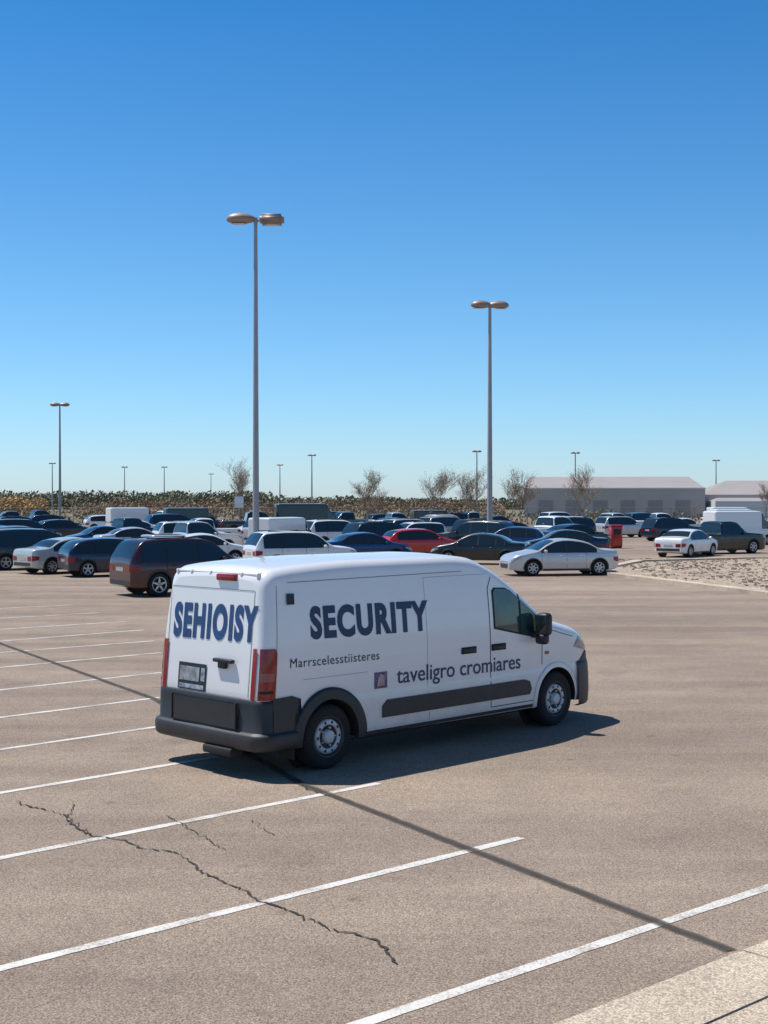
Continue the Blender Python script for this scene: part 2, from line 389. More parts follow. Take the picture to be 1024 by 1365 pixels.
# ------------------------------------------------------------------ parked car templates
def car_mesh(name,L,Wd,zpts,belt,k,panes,ws,rw,wb,wr,spoke=5,bed=None,r=.09,box=False):
    x0,x1=-L/2,L/2; hw=Wd/2
    zt=pchip(zpts)
    def w0(x):
        t=(x-x1+.75)/.75 if x>x1-.75 else 0; t2=(x0+.6-x)/.6 if x<x0+.6 else 0
        t=max(0,t);t2=max(0,t2); return hw*(1-.10*t**2-.16*t**6-.06*t2**2-.12*t2**6)
    zb=pchip([(x0,.34),(x0+.4,.22),(x1-.5,.20),(x1,.28)])
    def tum(z):
        b=0
        if z>belt: b+=.02+(z-belt)*k
        elif z>belt-.12: b+=.02*((z-belt+.12)/.12)**2
        if z<.55: b+=.05*((.55-z)/.35)**2
        b+= -.012 if .5<z<belt-.15 else 0
        return b
    sh=Shape(x0,x1,w0,zt,zb,r,tum,.03)
    wxs=(-wb/2-.02*L+.03,wb/2-.02*L+.08)
    xs=[x0,x0+.008,x0+.02,x0+.04,x0+.07,x0+.11]; x=x0+.16
    while x<x1-.15: xs.append(x); x+=.05
    xs+=[x1-.13,x1-.09,x1-.06,x1-.035,x1-.018,x1-.006,x1]
    mb=MB(); sh.body(mb,xs,[(w,wr,wr+.055) for w in wxs],0,20)
    P,G,B,RED,CL,TY,RI,SE=0,1,2,3,4,5,6,7
    for w in wxs: arch(sh,mb,w,wr,wr+.03,hw-.28,2,2,.055,.006,-10,190)
    for a,b in panes:
        n=10; xx=[a+(b-a)*i/n for i in range(n+1)]
        bt=[(x,belt+.01) for x in xx]; tp=[(x,max(belt+.015,zt(x)-r*.8)) for x in xx]
        sh.side(mb,bt+tp[::-1],G,.006)
    a=min(p[0] for p in panes)-.04; b=max(p[1] for p in panes)+.05; xx=[a+(b-a)*i/24 for i in range(25)]
    sh.side(mb,[(x,belt-.005) for x in xx]+[(x,max(belt+.01,zt(x)-r*.7)) for x in xx][::-1],B,.003)
    for a,b in (ws,rw):
        if a is None: continue
        n=8; xx=[a+(b-a)*i/n for i in range(n+1)]
        e=[(x,-(sh.w0(x)-sh.tum(zt(x)-r)-r*.8)) for x in xx]
        sh.top(mb,e+[(x,-y) for x,y in e[::-1]],G,.010,step=.04)
    zf=zt(x1); ze=zt(x0)
    we=w0(x1); wr_=w0(x0)
    hz=min(belt-.12,zt(x1-.2)-.04)
    sh.side(mb,[(x1-.48,hz-.02),(x1-.03,hz-.20),(x1-.01,hz-.12),(x1-.2,hz),(x1-.42,hz+.04)],CL,.008,step=.05)
    sh.cap(mb,[(-we*.7,.30),(we*.7,.30),(we*.75,zf-.08),(-we*.75,zf-.08)],B,1,.006)
    tz=min(belt-.02,ze-.02)
    sh.side(mb,[(x0+.01,tz-.22),(x0+.25,tz-.16),(x0+.28,tz-.02),(x0+.01,tz)],RED,.008,step=.04)
    for s_ in (-1,1): sh.cap(mb,[(s_*(wr_-.02),tz-.22),(s_*(wr_-.32),tz-.20),(s_*(wr_-.30),tz-.04),(s_*(wr_-.02),tz-.02)],RED,0,.008)
    sh.cap(mb,[(-.26,tz-.20),(.26,tz-.20),(.26,tz-.08),(-.26,tz-.08)],CL,0,.006)
    sh.cap(mb,[(-wr_*.9,.34),(wr_*.9,.34),(wr_*.9,.48),(-wr_*.9,.48)],B,0,.006)
    sh.side(mb,[(wxs[0]+wr+.1,.205),(wxs[1]-wr-.1,.205),(wxs[1]-wr-.1,.29),(wxs[0]+wr+.1,.29)],B,.006)
    for xl in [panes[i][1]+.03 for i in range(len(panes)-1)]: sh.line(mb,[(xl,.3),(xl,belt)],.012,SE)
    sh.line(mb,[(panes[-1][1]+.02,.3),(panes[-1][1]+.02,belt-.05)],.012,SE)
    for p in panes[-2:]:
        for sg in (-1,1): rbox(mb,(p[0]+.18,sg*(sh.W(p[0]+.18,belt-.12)+.01),belt-.12),(.17,.03,.03),.01,P,seg=1)
    for sg in (-1,1):
        xm=panes[-1][1]-.12; rbox(mb,(xm,sg*(sh.W(xm,belt+.03)+.10),belt+.06),(.12,.18,.13),.04,P,seg=2)
        for w in wxs: wheel(mb,w,hw-.015,wr,sg,TY,RI,SE,spoke)
    if bed: sh.top(mb,[(bed[0],-hw+.18),(bed[1],-hw+.18),(bed[1],hw-.18),(bed[0],hw-.18)],SE,.006)
    if name=='suv':
        for sg in (-1,1): tube(mb,(-1.7,sg*.58,zt(-1.7)+.05),(.1,sg*.58,zt(.1)+.05),.02,.02,B,6)
    rbox(mb,(0,0,.30),(wxs[1]-wxs[0]-2*wr-.1,Wd-.6,.16),0,SE)
    return mb.mesh(name,[M_white,M_glass,M_black,M_red,M_clear,M_tyre,M_rim,M_gap])

T={}
T['sedan']=car_mesh('sedan',4.6,1.82,[(-2.3,.78),(-2.27,.95),(-2.15,1.02),(-1.75,1.05),(-1.5,1.09),(-1.0,1.33),(-.6,1.42),(-.1,1.46),(.3,1.42),(.7,1.27),(1.2,1.0),(1.5,.94),(2.0,.83),(2.22,.70),(2.3,.56)],.93,.42,[(-1.30,-.92),(-.88,-.08),(-.02,.98)],(.42,1.16),(-1.52,-.92),2.75,.32,7)
T['suv']=car_mesh('suv',4.65,1.90,[(-2.325,.98),(-2.31,1.06),(-2.2,1.30),(-1.98,1.60),(-1.8,1.69),(-.8,1.74),(0.,1.72),(.4,1.62),(1.0,1.18),(1.15,1.12),(1.8,1.05),(2.15,.93),(2.29,.76),(2.325,.64)],1.05,.28,[(-1.95,-1.22),(-1.14,-.16),(-.08,.82)],(.36,.98),(-2.28,-1.93),2.75,.36,5)
T['hatch']=car_mesh('hatch',4.2,1.78,[(-2.1,.82),(-2.08,.96),(-1.98,1.12),(-1.65,1.38),(-1.3,1.46),(-.5,1.51),(0,1.49),(.35,1.40),(.95,1.05),(1.15,.99),(1.7,.88),(1.98,.76),(2.08,.64),(2.1,.54)],.95,.36,[(-1.62,-1.1),(-1.04,-.18),(-.10,.80)],(.34,.98),(-2.0,-1.58),2.6,.32,5)
T['minivan']=car_mesh('minivan',4.95,1.95,[(-2.475,.92),(-2.46,1.05),(-2.35,1.33),(-2.18,1.6),(-2.0,1.70),(-.8,1.77),(.2,1.74),(.7,1.58),(1.4,1.16),(1.55,1.08),(2.1,.93),(2.38,.78),(2.45,.66),(2.475,.55)],1.02,.26,[(-2.1,-1.2),(-1.12,-.1),(-.02,1.15)],(.6,1.4),(-2.42,-2.12),2.95,.34,5)
T['pickup']=car_mesh('pickup',5.5,1.98,[(-2.75,1.05),(-2.73,1.10),(-2.6,1.12),(-.95,1.12),(-.82,1.16),(-.68,1.72),(-.5,1.82),(0,1.84),(.45,1.79),(1.1,1.26),(1.25,1.2),(2.2,1.12),(2.6,1.02),(2.72,.9),(2.75,.75)],1.12,.26,[(-.66,.02),(.1,.98)],(.5,1.12),(-.82,-.68),3.3,.39,6,bed=(-2.6,-.98))
T['boxvan']=car_mesh('boxvan',5.9,2.1,[(-2.95,2.50),(-2.93,2.58),(-2.8,2.62),(1.0,2.62),(1.3,2.5),(1.45,2.1),(1.9,1.75),(2.15,1.35),(2.6,1.2),(2.85,1.05),(2.95,.8)],1.25,.04,[(1.25,1.95)],(1.5,2.05),(None,None),3.6,.37,6)

PAINT={}
def paint(nm,c,metal=.0):
    PAINT[nm]=mat('paint_'+nm,c,.3,metal=metal,coat=.8,var=.08,vscale=2)
paint('white',(.82,.82,.81)); paint('silver',(.58,.59,.60),.3); paint('black',(.006,.006,.008)); paint('charcoal',(.022,.024,.028),.2)
paint('navy',(.008,.015,.045),.2); paint('darkred',(.050,.005,.006),.0); paint('red',(.55,.012,.010)); paint('blue',(.012,.04,.14),.2)
paint('grey',(.16,.17,.18),.4); paint('beige',(.40,.36,.30),.3); paint('greenish',(.50,.54,.53),.15); paint('maroon',(.08,.015,.02),.1)
NM={'sedan':'parked_sedan','suv':'parked_suv','hatch':'parked_hatchback','minivan':'parked_minivan','pickup':'parked_pickup_truck','boxvan':'parked_delivery_van'}
placed=[(16.9,100),(16.3,97),(17.5,103)]
def car(t,c,x,d,yaw,sc=1.0):
    o=bpy.data.objects.new(NM[t],T[t]); scene.collection.objects.link(o)
    o.location=(x,d,.004); o.rotation_euler=(0,0,R(yaw)); o.scale=(sc,)*3
    o.material_slots[0].link='OBJECT'; o.material_slots[0].material=PAINT[c]; placed.append((x,d))
car('suv','darkred',-6.35,44.0,34,1.04)
car('hatch','navy',-10.9,54.5,30)
car('sedan','greenish',-13.2,57.0,44)
car('minivan','charcoal',-15.5,60.0,30)
car('minivan','navy',-24.6,92,30); car('suv','black',-29.5,110,30); car('sedan','blue',-23.8,84,25)
car('suv','white',-3.5,57,25); car('boxvan','white',-5.5,74,60,.80); car('sedan','white',-8.6,64,20); car('sedan','silver',-14.6,79,25); car('suv','white',-12.0,84,25)
car('sedan','silver',7.1,55.0,192)
car('sedan','black',4.6,64.5,165); car('sedan','navy',9.6,72,180); car('hatch','blue',7.2,78,170)
car('suv','black',.1,76,30,1.05); car('hatch','red',2.0,72.5,20); car('sedan','blue',-1.0,66,20); car('suv','charcoal',5.4,80,150,1.05)
car('sedan','white',16.5,73.5,52); car('pickup','black',19.3,77.5,28); car('boxvan','white',24.6,93,20,.88)
car('sedan','grey',24.2,116,20); car('suv','navy',21.8,102,25); car('sedan','white',27.0,122,20); car('pickup','white',31.5,118,15); car('suv','white',28.2,106,25); car('pickup','white',26.8,131,10)
car('suv','silver',19.8,112,25); car('boxvan','white',33.5,128,10,.85)
car('boxvan','white',36,139,10,.9); car('boxvan','black',-6.4,118,10,1.05); car('pickup','black',-11.0,116,12,1.15); car('boxvan','charcoal',-17.5,124,20,.9); car('boxvan','white',-24.0,130,30,.9); car('boxvan','black',5.0,132,15,.8)
car('sedan','silver',18.6,135,0)
cols=['white']*9+['silver']*4+['black']*8+['charcoal']*3+['navy']*3+['grey']*2+['beige','blue','maroon','greenish']
types=['sedan']*4+['suv']*7+['hatch']*2+['minivan']*3+['pickup']*4+['boxvan']
for d in (67,75,84,94,106,120,136,152):
    lo=-.29*d; hi=(.155 if d<100 else .168 if d<120 else .27)*d
    if d==67: lo,hi=-.19*d,.08*d
    x=lo+rnd.random()*2
    keep=.84 if d<100 else .6
    while x<hi:
        dd=d+rnd.uniform(-.9,.9)
        if rnd.random()<keep and all((x-a)**2+((dd-b))**2>16 for a,b in placed):
            t=rnd.choice(types if d>80 else [k for k in types if k!='boxvan']); car(t,rnd.choice(cols) if t!='boxvan' else rnd.choice(['white','black','charcoal']),x,dd,rnd.choice((36,30,22,205))+rnd.uniform(-5,5),rnd.uniform(.95,1.08) if t!='boxvan' else rnd.uniform(.75,.9))
        x+=4.4+rnd.uniform(0,1.0)

# ------------------------------------------------------------------ ground materials
def ground_mat(name, cA, cB, cS1, cS2, big=.12, grain=55., bump=.5, stain=0.0):
    m=bpy.data.materials.new(name); m.use_nodes=True; nt=m.node_tree; b=nt.nodes['Principled BSDF']; N=nt.nodes.new; Lk=nt.links.new
    b.inputs['Roughness'].default_value=.92; b.inputs['Specular IOR Level'].default_value=.25
    tc=N('ShaderNodeTexCoord')
    def noise(sc,det=6,rough=.6,vec=None):
        n=N('ShaderNodeTexNoise'); n.inputs['Scale'].default_value=sc; n.inputs['Detail'].default_value=det; n.inputs['Roughness'].default_value=rough
        Lk(vec or tc.outputs['Object'],n.inputs['Vector']); return n.outputs['Fac']
    def ramp(fac,p0,c0,p1,c1):
        r=N('ShaderNodeValToRGB'); e=r.color_ramp.elements; e[0].position=p0;e[1].position=p1; e[0].color=(*c0,1);e[1].color=(*c1,1); Lk(fac,r.inputs['Fac']); return r.outputs['Color']
    def mix(mode,f,a,c):
        x=N('ShaderNodeMix'); x.data_type='RGBA'; x.blend_type=mode; x.inputs[0].default_value=f; Lk(a,x.inputs[6]); Lk(c,x.inputs[7]); return x.outputs[2]
    col=ramp(noise(big,5),.35,cA,.65,cB)
    col=mix('MULTIPLY',1,col,ramp(noise(1.1,8,.7),.3,(.84,.84,.85),.7,(1.07,1.06,1.05)))
    mp=N('ShaderNodeMapping'); mp.inputs['Rotation'].default_value=(0,0,R(-43)); mp.inputs['Scale'].default_value=(.05,.55,1); Lk(tc.outputs['Object'],mp.inputs['Vector'])
    col=mix('MULTIPLY',1,col,ramp(noise(1.0,5,.6,mp.outputs['Vector']),.35,(.76,.76,.78),.60,(1.04,1.04,1.03)))
    g=noise(grain,3,.85)
    col=mix('MULTIPLY',1,col,ramp(g,.40,cS1,.60,cS2))
    v=N('ShaderNodeTexVoronoi'); v.inputs['Scale'].default_value=grain*1.1; Lk(tc.outputs['Object'],v.inputs['Vector'])
    col=mix('MULTIPLY',1,col,ramp(v.outputs['Color'],.1,(.58,.58,.58),.9,(1.42,1.38,1.32)))
    if stain>0: col=mix('MULTIPLY',stain,col,ramp(noise(.6,3,.5),.62,(1,1,1),.74,(.6,.6,.62)))
    if stain>0: col=mix('MULTIPLY',1,col,ramp(noise(3.1,2,.4),.70,(1,1,1),.78,(.72,.71,.72)))
    Lk(col,b.inputs['Base Color'])
    bp=N('ShaderNodeBump'); bp.inputs['Strength'].default_value=bump; bp.inputs['Distance'].default_value=.006; Lk(g,bp.inputs['Height']); Lk(bp.outputs['Normal'],b.inputs['Normal'])
    return m
M_asph=ground_mat('asphalt',(.285,.228,.183),(.355,.288,.232),(.60,.60,.60),(1.32,1.30,1.28),stain=.5,grain=80)
M_dry=ground_mat('dry_grass',(.20,.17,.10),(.28,.23,.16),(.7,.7,.7),(1.2,1.2,1.2),big=.02,grain=6)
M_dirt=ground_mat('dirt',(.40,.32,.24),(.50,.41,.32),(.6,.6,.6),(1.25,1.25,1.25),big=.4,grain=12)
M_conc=ground_mat('kerb_concrete',(.54,.45,.35),(.62,.53,.42),(.86,.86,.86),(1.1,1.1,1.1),big=.8,grain=80)
def line_mat():
    m=bpy.data.materials.new('worn_white_paint'); m.use_nodes=True; nt=m.node_tree; b=nt.nodes['Principled BSDF']; b.inputs['Roughness'].default_value=.85
    tc=nt.nodes.new('ShaderNodeTexCoord'); n=nt.nodes.new('ShaderNodeTexNoise'); n.inputs['Scale'].default_value=45; n.inputs['Detail'].default_value=8; n.inputs['Roughness'].default_value=.75
    n2=nt.nodes.new('ShaderNodeTexNoise'); n2.inputs['Scale'].default_value=2.; n2.inputs['Detail'].default_value=3
    ad=nt.nodes.new('ShaderNodeMath'); ad.operation='ADD'; m2=nt.nodes.new('ShaderNodeMath'); m2.operation='MULTIPLY'; m2.inputs[1].default_value=.6
    nt.links.new(tc.outputs['Object'],n.inputs['Vector']); nt.links.new(tc.outputs['Object'],n2.inputs['Vector']); nt.links.new(n2.outputs['Fac'],m2.inputs[0]); nt.links.new(n.outputs['Fac'],ad.inputs[0]); nt.links.new(m2.outputs[0],ad.inputs[1])
    r=nt.nodes.new('ShaderNodeValToRGB'); e=r.color_ramp.elements; e[0].position=.68; e[0].color=(.34,.285,.24,1); e[1].position=.84; e[1].color=(.66,.63,.58,1)
    nt.links.new(ad.outputs[0],r.inputs['Fac']); nt.links.new(r.outputs['Color'],b.inputs['Base Color']); return m
M_line=line_mat()
M_crack=mat('crack_fill',(.055,.045,.04),.95,var=.4,vscale=9)
M_pole_shadow=mat('pole_shadow_paint',(.095,.08,.07),.85,var=.3,vscale=6,alpha=.42)  # translucent dark colour for the painted pole shadow

def sheet(name,poly,z,m):
    mb=MB(); mb.add([(x,y,z) for x,y in poly],[tuple(range(len(poly)))],0,False); return mb.obj(name,[m])
sheet('ground',[(-3000,-400),(3000,-400),(3000,5000),(-3000,5000)],-.01,M_dry)
sheet('parking_lot',[(-140,-30),(140,-30),(140,168),(-140,168)],0,M_asph)
kp=[(17.5,22.9),(12.2,42.9),(9.2,54.0),(9.6,59),(12.5,66),(19,69.5),(60,71)]
sheet('dirt_verge',kp+[(60,22.9)],.05,M_dirt)
def strip(mb,pts,w,z,mi=0,jit=0,h=0):
    P=[Vector((p[0],p[1],0)) for p in pts]; V=[]
    for i,p in enumerate(P):
        a=P[max(0,i-1)];b=P[min(len(P)-1,i+1)];t=(b-a).normalized();n=Vector((-t.y,t.x,0)); ww=w*(1+jit*rnd.uniform(-1,1))/2
        V+=[(p.x+n.x*ww,p.y+n.y*ww,z),(p.x-n.x*ww,p.y-n.y*ww,z)]
    n=len(P); mb.add(V,[(2*i,2*i+1,2*i+3,2*i+2) for i in range(n-1)],mi,False)
    if h:
        mb.add([v for v in V]+[(v[0],v[1],z-h) for v in V],[(2*i,2*i+2,2*n+2*i+2,2*n+2*i) for i in range(n-1)]+[(2*i+1,2*i+3,2*n+2*i+3,2*n+2*i+1) for i in range(n-1)],mi,False)
mb=MB(); strip(mb,kp,.5,.13,0,0,.15); mb.obj('kerb',[M_conc])
mb=MB()
ends=[((-.095,7.75),(4.6,11.88)),((-2.458,8.64),(1.22,12.0)),((-3.22,11.32),(-.056,14.32)),((-3.94,13.85),(-1.95,15.82)),((-4.63,16.27),(-2.95,17.98)),((-5.31,18.69),(-3.42,20.6)),((-6.1,21.4),(-3.89,23.6)),((-6.92,24.3),(-4.41,26.7)),((-7.6,26.7),(-4.93,28.95)),((-8.2,28.9),(-5.6,31.4)),((-9.04,31.5),(-6.4,33.6)),((-10.1,34.3),(-7.6,36.3)),((-11.2,37.3),(-9,39))]
for i,(a,b) in enumerate(ends):
    a=Vector(a);b=Vector(b); t=(b-a).normalized(); a=a-t*3.5
    n=60; strip(mb,[a+(b-a)*j/n for j in range(n+1)],.10,.004,0,.12)
mb.obj('parking_markings',[M_line])
def crack(mb,pts,w,z=.004):
    out=[]
    for (a,b),(c,d) in zip(pts[:-1],pts[1:]):
        L=math.hypot(c-a,d-b); n=max(2,int(L/.045))
        for i in range(n): t=i/n; out.append((a+(c-a)*t+rnd.gauss(0,.012),b+(d-b)*t+rnd.gauss(0,.02)))
    out.append(pts[-1]); strip(mb,out,w,z,0,.75)
mb=MB()
crack(mb,[(-3.67,13.43),(-3.45,13.2),(-3.05,12.86),(-2.85,12.4),(-2.63,12.08),(-2.3,11.9),(-2.08,11.64),(-1.8,11.5),(-1.6,11.2),(-1.45,10.85),(-1.31,10.65),(-1.1,10.4),(-.905,10.06),(-.65,9.8),(-.378,9.44),(-.036,9.15),(.02,8.9),(.087,8.71)],.017,.0085)
crack(mb,[(-2.09,12.86),(-1.75,12.27),(-1.36,11.56)],.010,.0085)
crack(mb,[(-3.05,13.3),(-3.0,12.8),(-2.63,12.08)],.009,.0085)
crack(mb,[(-1.24,12.65),(-1.1,12.3),(-.986,12.08)],.007,.0085)
crack(mb,[(-.95,14.6),(-.8,14.0),(-.55,13.7)],.016,.0085)
mb.obj('asphalt_cracks',[M_crack])
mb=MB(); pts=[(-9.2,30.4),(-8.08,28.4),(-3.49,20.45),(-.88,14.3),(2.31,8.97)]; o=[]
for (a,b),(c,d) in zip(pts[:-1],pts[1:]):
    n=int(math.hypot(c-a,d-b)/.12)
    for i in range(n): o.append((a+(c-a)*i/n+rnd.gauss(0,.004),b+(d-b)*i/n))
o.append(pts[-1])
strip(mb,o,.12,.0075,0,.10); strip(mb,o,.085,.0095,0,.2); strip(mb,o,.045,.0115,0,.3); mb.obj('painted_pole_shadow',[M_pole_shadow])  # stacked dark strips paint a soft-edged pole shadow onto the asphalt
u=Vector((.745,.667)); nrm=Vector((u.y,-u.x)); e0=Vector((.942,7.44))
mb=MB()
for k in range(-2,4):
    a=e0+u*(k*3.0-1.2)+u*.006; b=e0+u*((k+1)*3.0-1.2)-u*.006; w=nrm*.575
    P=[a,b,b+w,a+w]; bm=bmesh.new()
    vs=[bm.verts.new((p.x,p.y,.12)) for p in P]+[bm.verts.new((p.x,p.y,0)) for p in P]
    for f in ((0,1,2,3),(0,4,5,1),(1,5,6,2),(2,6,7,3),(3,7,4,0)): bm.faces.new([vs[i] for i in f])
    bmesh.ops.bevel(bm,geom=[e for e in bm.edges if min(v.co.z for v in e.verts)>.1],offset=.012,segments=3,affect='EDGES'); bm.verts.index_update()
    mb.add([tuple(v.co) for v in bm.verts],[tuple(v.index for v in f.verts) for f in bm.faces],0,False); bm.free()
mb.obj('foreground_kerb',[M_conc])
a=e0-u*12+nrm*.583; b=e0+u*16+nrm*.583
sheet('sidewalk',[a,b,b+nrm*3,a+nrm*3],.118,M_conc)

mb=MB()
for i in range(1500):
    d=rnd.uniform(43,69); x=rnd.uniform(12.6,22) if d<50 else rnd.uniform(10.5,24)
    s=rnd.uniform(.03,.10); 
    V=[(x+s*math.cos(a+j)*rnd.uniform(.6,1),d+s*math.sin(a+j)*rnd.uniform(.6,1),.05+ (0 if k==0 else s*.6)) for k in (0,1) for j,a in enumerate([0,.2,.9,2.2,3.0])]
    mb.add(V,[(0,1,6,5),(1,2,7,6),(2,3,8,7),(3,4,9,8),(4,0,5,9),(5,6,7,8,9)],0,False)
mb.obj('gravel',[mat('gravel_stone',(.46,.38,.30),.9,col2=(.26,.21,.17),vscale=.8)])

# ------------------------------------------------------------------ street lamps
def lamp(x,d,h,rb=.17,yaw=0,style=0):
    mb=MB()
    n=10
    for i in range(n):
        tube(mb,(0,0,h*i/n),(0,0,h*(i+1)/n),rb*(1-.5*i/n),rb*(1-.5*(i+1)/n),0,14,False)
    tube(mb,(0,0,0),(0,0,.7),rb*1.9,rb*1.9,2,16); rbox(mb,(0,0,.72),(rb*3,rb*3,.05),.01,0)
    tube(mb,(-.55,0,h-.02),(.55,0,h-.02),.055,.055,0,8); tube(mb,(0,0,h-.1),(0,0,h+.12),rb*.62,rb*.55,0,10)
    for sg in (-1,1):
        bm=bmesh.new()
        if style==0 and sg==1:
            bmesh.ops.create_cube(bm,size=1)
            for v in bm.verts: v.co=Vector((v.co.x*1.15,v.co.y*.8,v.co.z*.50*(1 if v.co.z<0 else .9)))
            bmesh.ops.bevel(bm,geom=bm.edges[:],offset=.12,segments=4,affect='EDGES')
        else:
            bmesh.ops.create_uvsphere(bm,u_segments=22,v_segments=12,radius=1)
            for v in bm.verts: v.co=Vector((v.co.x*.72*(1-.12*sg*v.co.x),v.co.y*.42,v.co.z*(.32 if v.co.z>0 else .20)))
        bm.verts.index_update()
        mb.add([(v.co.x+sg*(.78 if style==0 else .66),v.co.y,v.co.z+h+.03) for v in bm.verts],[tuple(v.index for v in f.verts) for f in bm.faces],1,True); bm.free()
        V=[(sg*.8+.40*math.cos(a),.22*math.sin(a),h-(.178 if not(style==0 and sg==1) else .235)) for a in [2*math.pi*i/18 for i in range(18)]]
        mb.add(V,[tuple(range(18))],3,False)
    mb.obj('street_lamp',[M_pole,M_lamphead,M_conc,M_lens],None,(x,d,.0),yaw)
lamp(-6.17,65,16.5,.17,0,0)
lamp(7.05,90,16.0,.20,R(8),1)
lamp(-43.2,180,15.8,.2,R(5),1)
for x,d in ((-20.2,378),(-113,460),(-98,510),(-83,510),(-82,640),(-37,480),(24,349),(51,360),(105,427)): lamp(x,d,15.8,.26,R(rnd.uniform(-20,20)),1)

# ------------------------------------------------------------------ vegetation
def cloud_mesh(name,clumps,m,qs,parent=None):
    V=[];F=[]
    for (cx,cy,cz,rx,ry,rz,n) in clumps:
        for _ in range(n):
            while True:
                p=Vector((rnd.uniform(-1,1),rnd.uniform(-1,1),rnd.uniform(-1,1)))
                if .25<p.length<1: break
            c=Vector((cx+p.x*rx,cy+p.y*ry,cz+p.z*rz))
            if c.z<0: continue
            s=qs*rnd.uniform(.5,1.3); a=Vector((rnd.gauss(0,1),rnd.gauss(0,1),rnd.gauss(0,1))).normalized(); b=a.orthogonal().normalized()*s; a=a.cross(b).normalized()*s*rnd.uniform(.4,.9)
            i=len(V); V+=[c-a-b*.6,c+a*.3-b,c+a+b*.7,c-a*.5+b]; F.append((i,i+1,i+2,i+3))
    me=bpy.data.meshes.new(name); me.from_pydata([tuple(v) for v in V],[],F); me.materials.append(m)
    o=bpy.data.objects.new(name,me); scene.collection.objects.link(o)
    return o
def leaf(name,c1,c2,sc):
    return mat(name,c1,.9,col2=c2,vscale=sc,spec=.1)
M_scrub=leaf('scrub_foliage',(.36,.26,.18),(.22,.17,.12),.25)
M_dgreen=leaf('distant_green_foliage',(.23,.22,.14),(.16,.165,.11),.06)  # colours lightened to paint in distance haze
cl=[]
x=-200
while x<220:
    h=rnd.uniform(5.8,7.6) if x<-40 else rnd.uniform(3.5,5.4)
    if x>30: h*=.8
    cl.append((x,rnd.uniform(470,500),h*.45,rnd.uniform(6,11),4,h*.50,330)); x+=rnd.uniform(2.2,3.8)
cloud_mesh('distant_tree_line',cl,M_dgreen,.5)
cl=[]; x=-60
while x<24:
    h=rnd.uniform(2.9,4.2); cl.append((x,rnd.uniform(255,285),h*.42,rnd.uniform(2,4),3,h*.52,240)); x+=rnd.uniform(1.3,2.3)
cloud_mesh('scrub_thicket',cl,M_scrub,.26)
cl=[]; x=-62
while x<48:
    h=rnd.uniform(1.1,2.2); cl.append((x,rnd.uniform(172,182),h*.4,rnd.uniform(1,2),1,h*.55,90)); x+=rnd.uniform(1.0,3.0)
cloud_mesh('dry_shrubs',cl,leaf('dry_shrub_foliage',(.28,.24,.15),(.14,.13,.08),.5),.2)
cloud_mesh('autumn_bush',[(-47+rnd.uniform(-3,3),173+rnd.uniform(-1,1),1.4+rnd.uniform(-.5,1.2),1.5,1.4,1.2,360) for _ in range(9)],leaf('autumn_foliage',(.60,.42,.22),(.36,.24,.12),.8),.18)

M_bark=mat('pale_bark',(.30,.24,.185),.9,var=.3,vscale=2)
M_twig=mat('dry_leaf',(.40,.28,.18),.9,var=.4,vscale=2,spec=.1)
def bare_tree(x,d,H,seed):
    rr=random.Random(seed); mb=MB(); tips=[]
    def br(p,dr,L,r,lv):
        seg=3; q=p
        for i in range(seg):
            dr=(dr+Vector((rr.gauss(0,.10),rr.gauss(0,.10),rr.gauss(0.02,.05)))).normalized(); q2=q+dr*L/seg
            r2=r*(1-.22); tube(mb,q,q2,r,r2,0,5 if lv<2 else 3,False); 
            if lv<5 and (i>0 or lv>0):
                for _ in range(2 if lv<3 else 1):
                    ax=Vector((rr.gauss(0,1),rr.gauss(0,1),rr.gauss(0,.3))).normalized()
                    nd=(dr*.80+ax*.62+Vector((0,0,.25))).normalized(); br(q2,nd,L*rr.uniform(.52,.72),max(.009,r2*.55),lv+1)
            q=q2; r=r2
        tips.append(q)
    br(Vector((0,0,0)),Vector((0,0,1)),H*.46,H*.014,0)
    for t in tips:
        if rr.random()<.35:
            c=t+Vector((rr.gauss(0,.12),rr.gauss(0,.12),rr.gauss(0,.12))); s=.05
            a=Vector((rr.gauss(0,1),rr.gauss(0,1),rr.gauss(0,1))).normalized()*s; b=a.orthogonal().normalized()*s
            mb.add([c-a,c+b,c+a,c-b],[(0,1,2,3)],1,False)
    zs=max(v[2] for v in mb.v); k=H/zs
    mb.v=[(a*k,b*k,c*k) for a,b,c in mb.v]
    mb.obj('bare_tree',[M_bark,M_twig],None,(x,d,0))
for x,d,H,s in ((-14.5,138,7.6,1),(-1.9,128,6.3,2),(4.2,125,6.4,3),(8.0,128,6.5,4),(13.0,128,6.4,9),(18.6,127,6.6,6),(-1.0,170,5.0,7),(15.6,165,6,8),(11,172,5.6,21),(48.5,172,5.8,22)): bare_tree(x,d,H,s)

# ------------------------------------------------------------------ fence
def fence(x0,x1,d):
    mb=MB(); x=x0
    while x<=x1: tube(mb,(x,d,0),(x,d,2.2),.04,.04,0,6); x+=3
    for z in (.1,1.1,2.15): tube(mb,(x0,d,z),(x1,d,z),.025,.025,0,5)
    x=x0
    while x<x1-2.2:
        tube(mb,(x,d,.1),(x+2.05,d,2.15),.008,.008,0,3,False); tube(mb,(x+2.05,d,.1),(x,d,2.15),.008,.008,0,3,False); x+=.35
    mb.obj('chain_link_fence',[mat('fence_steel',(.22,.21,.20),.6,metal=.4)])
fence(-60,60,169.5)

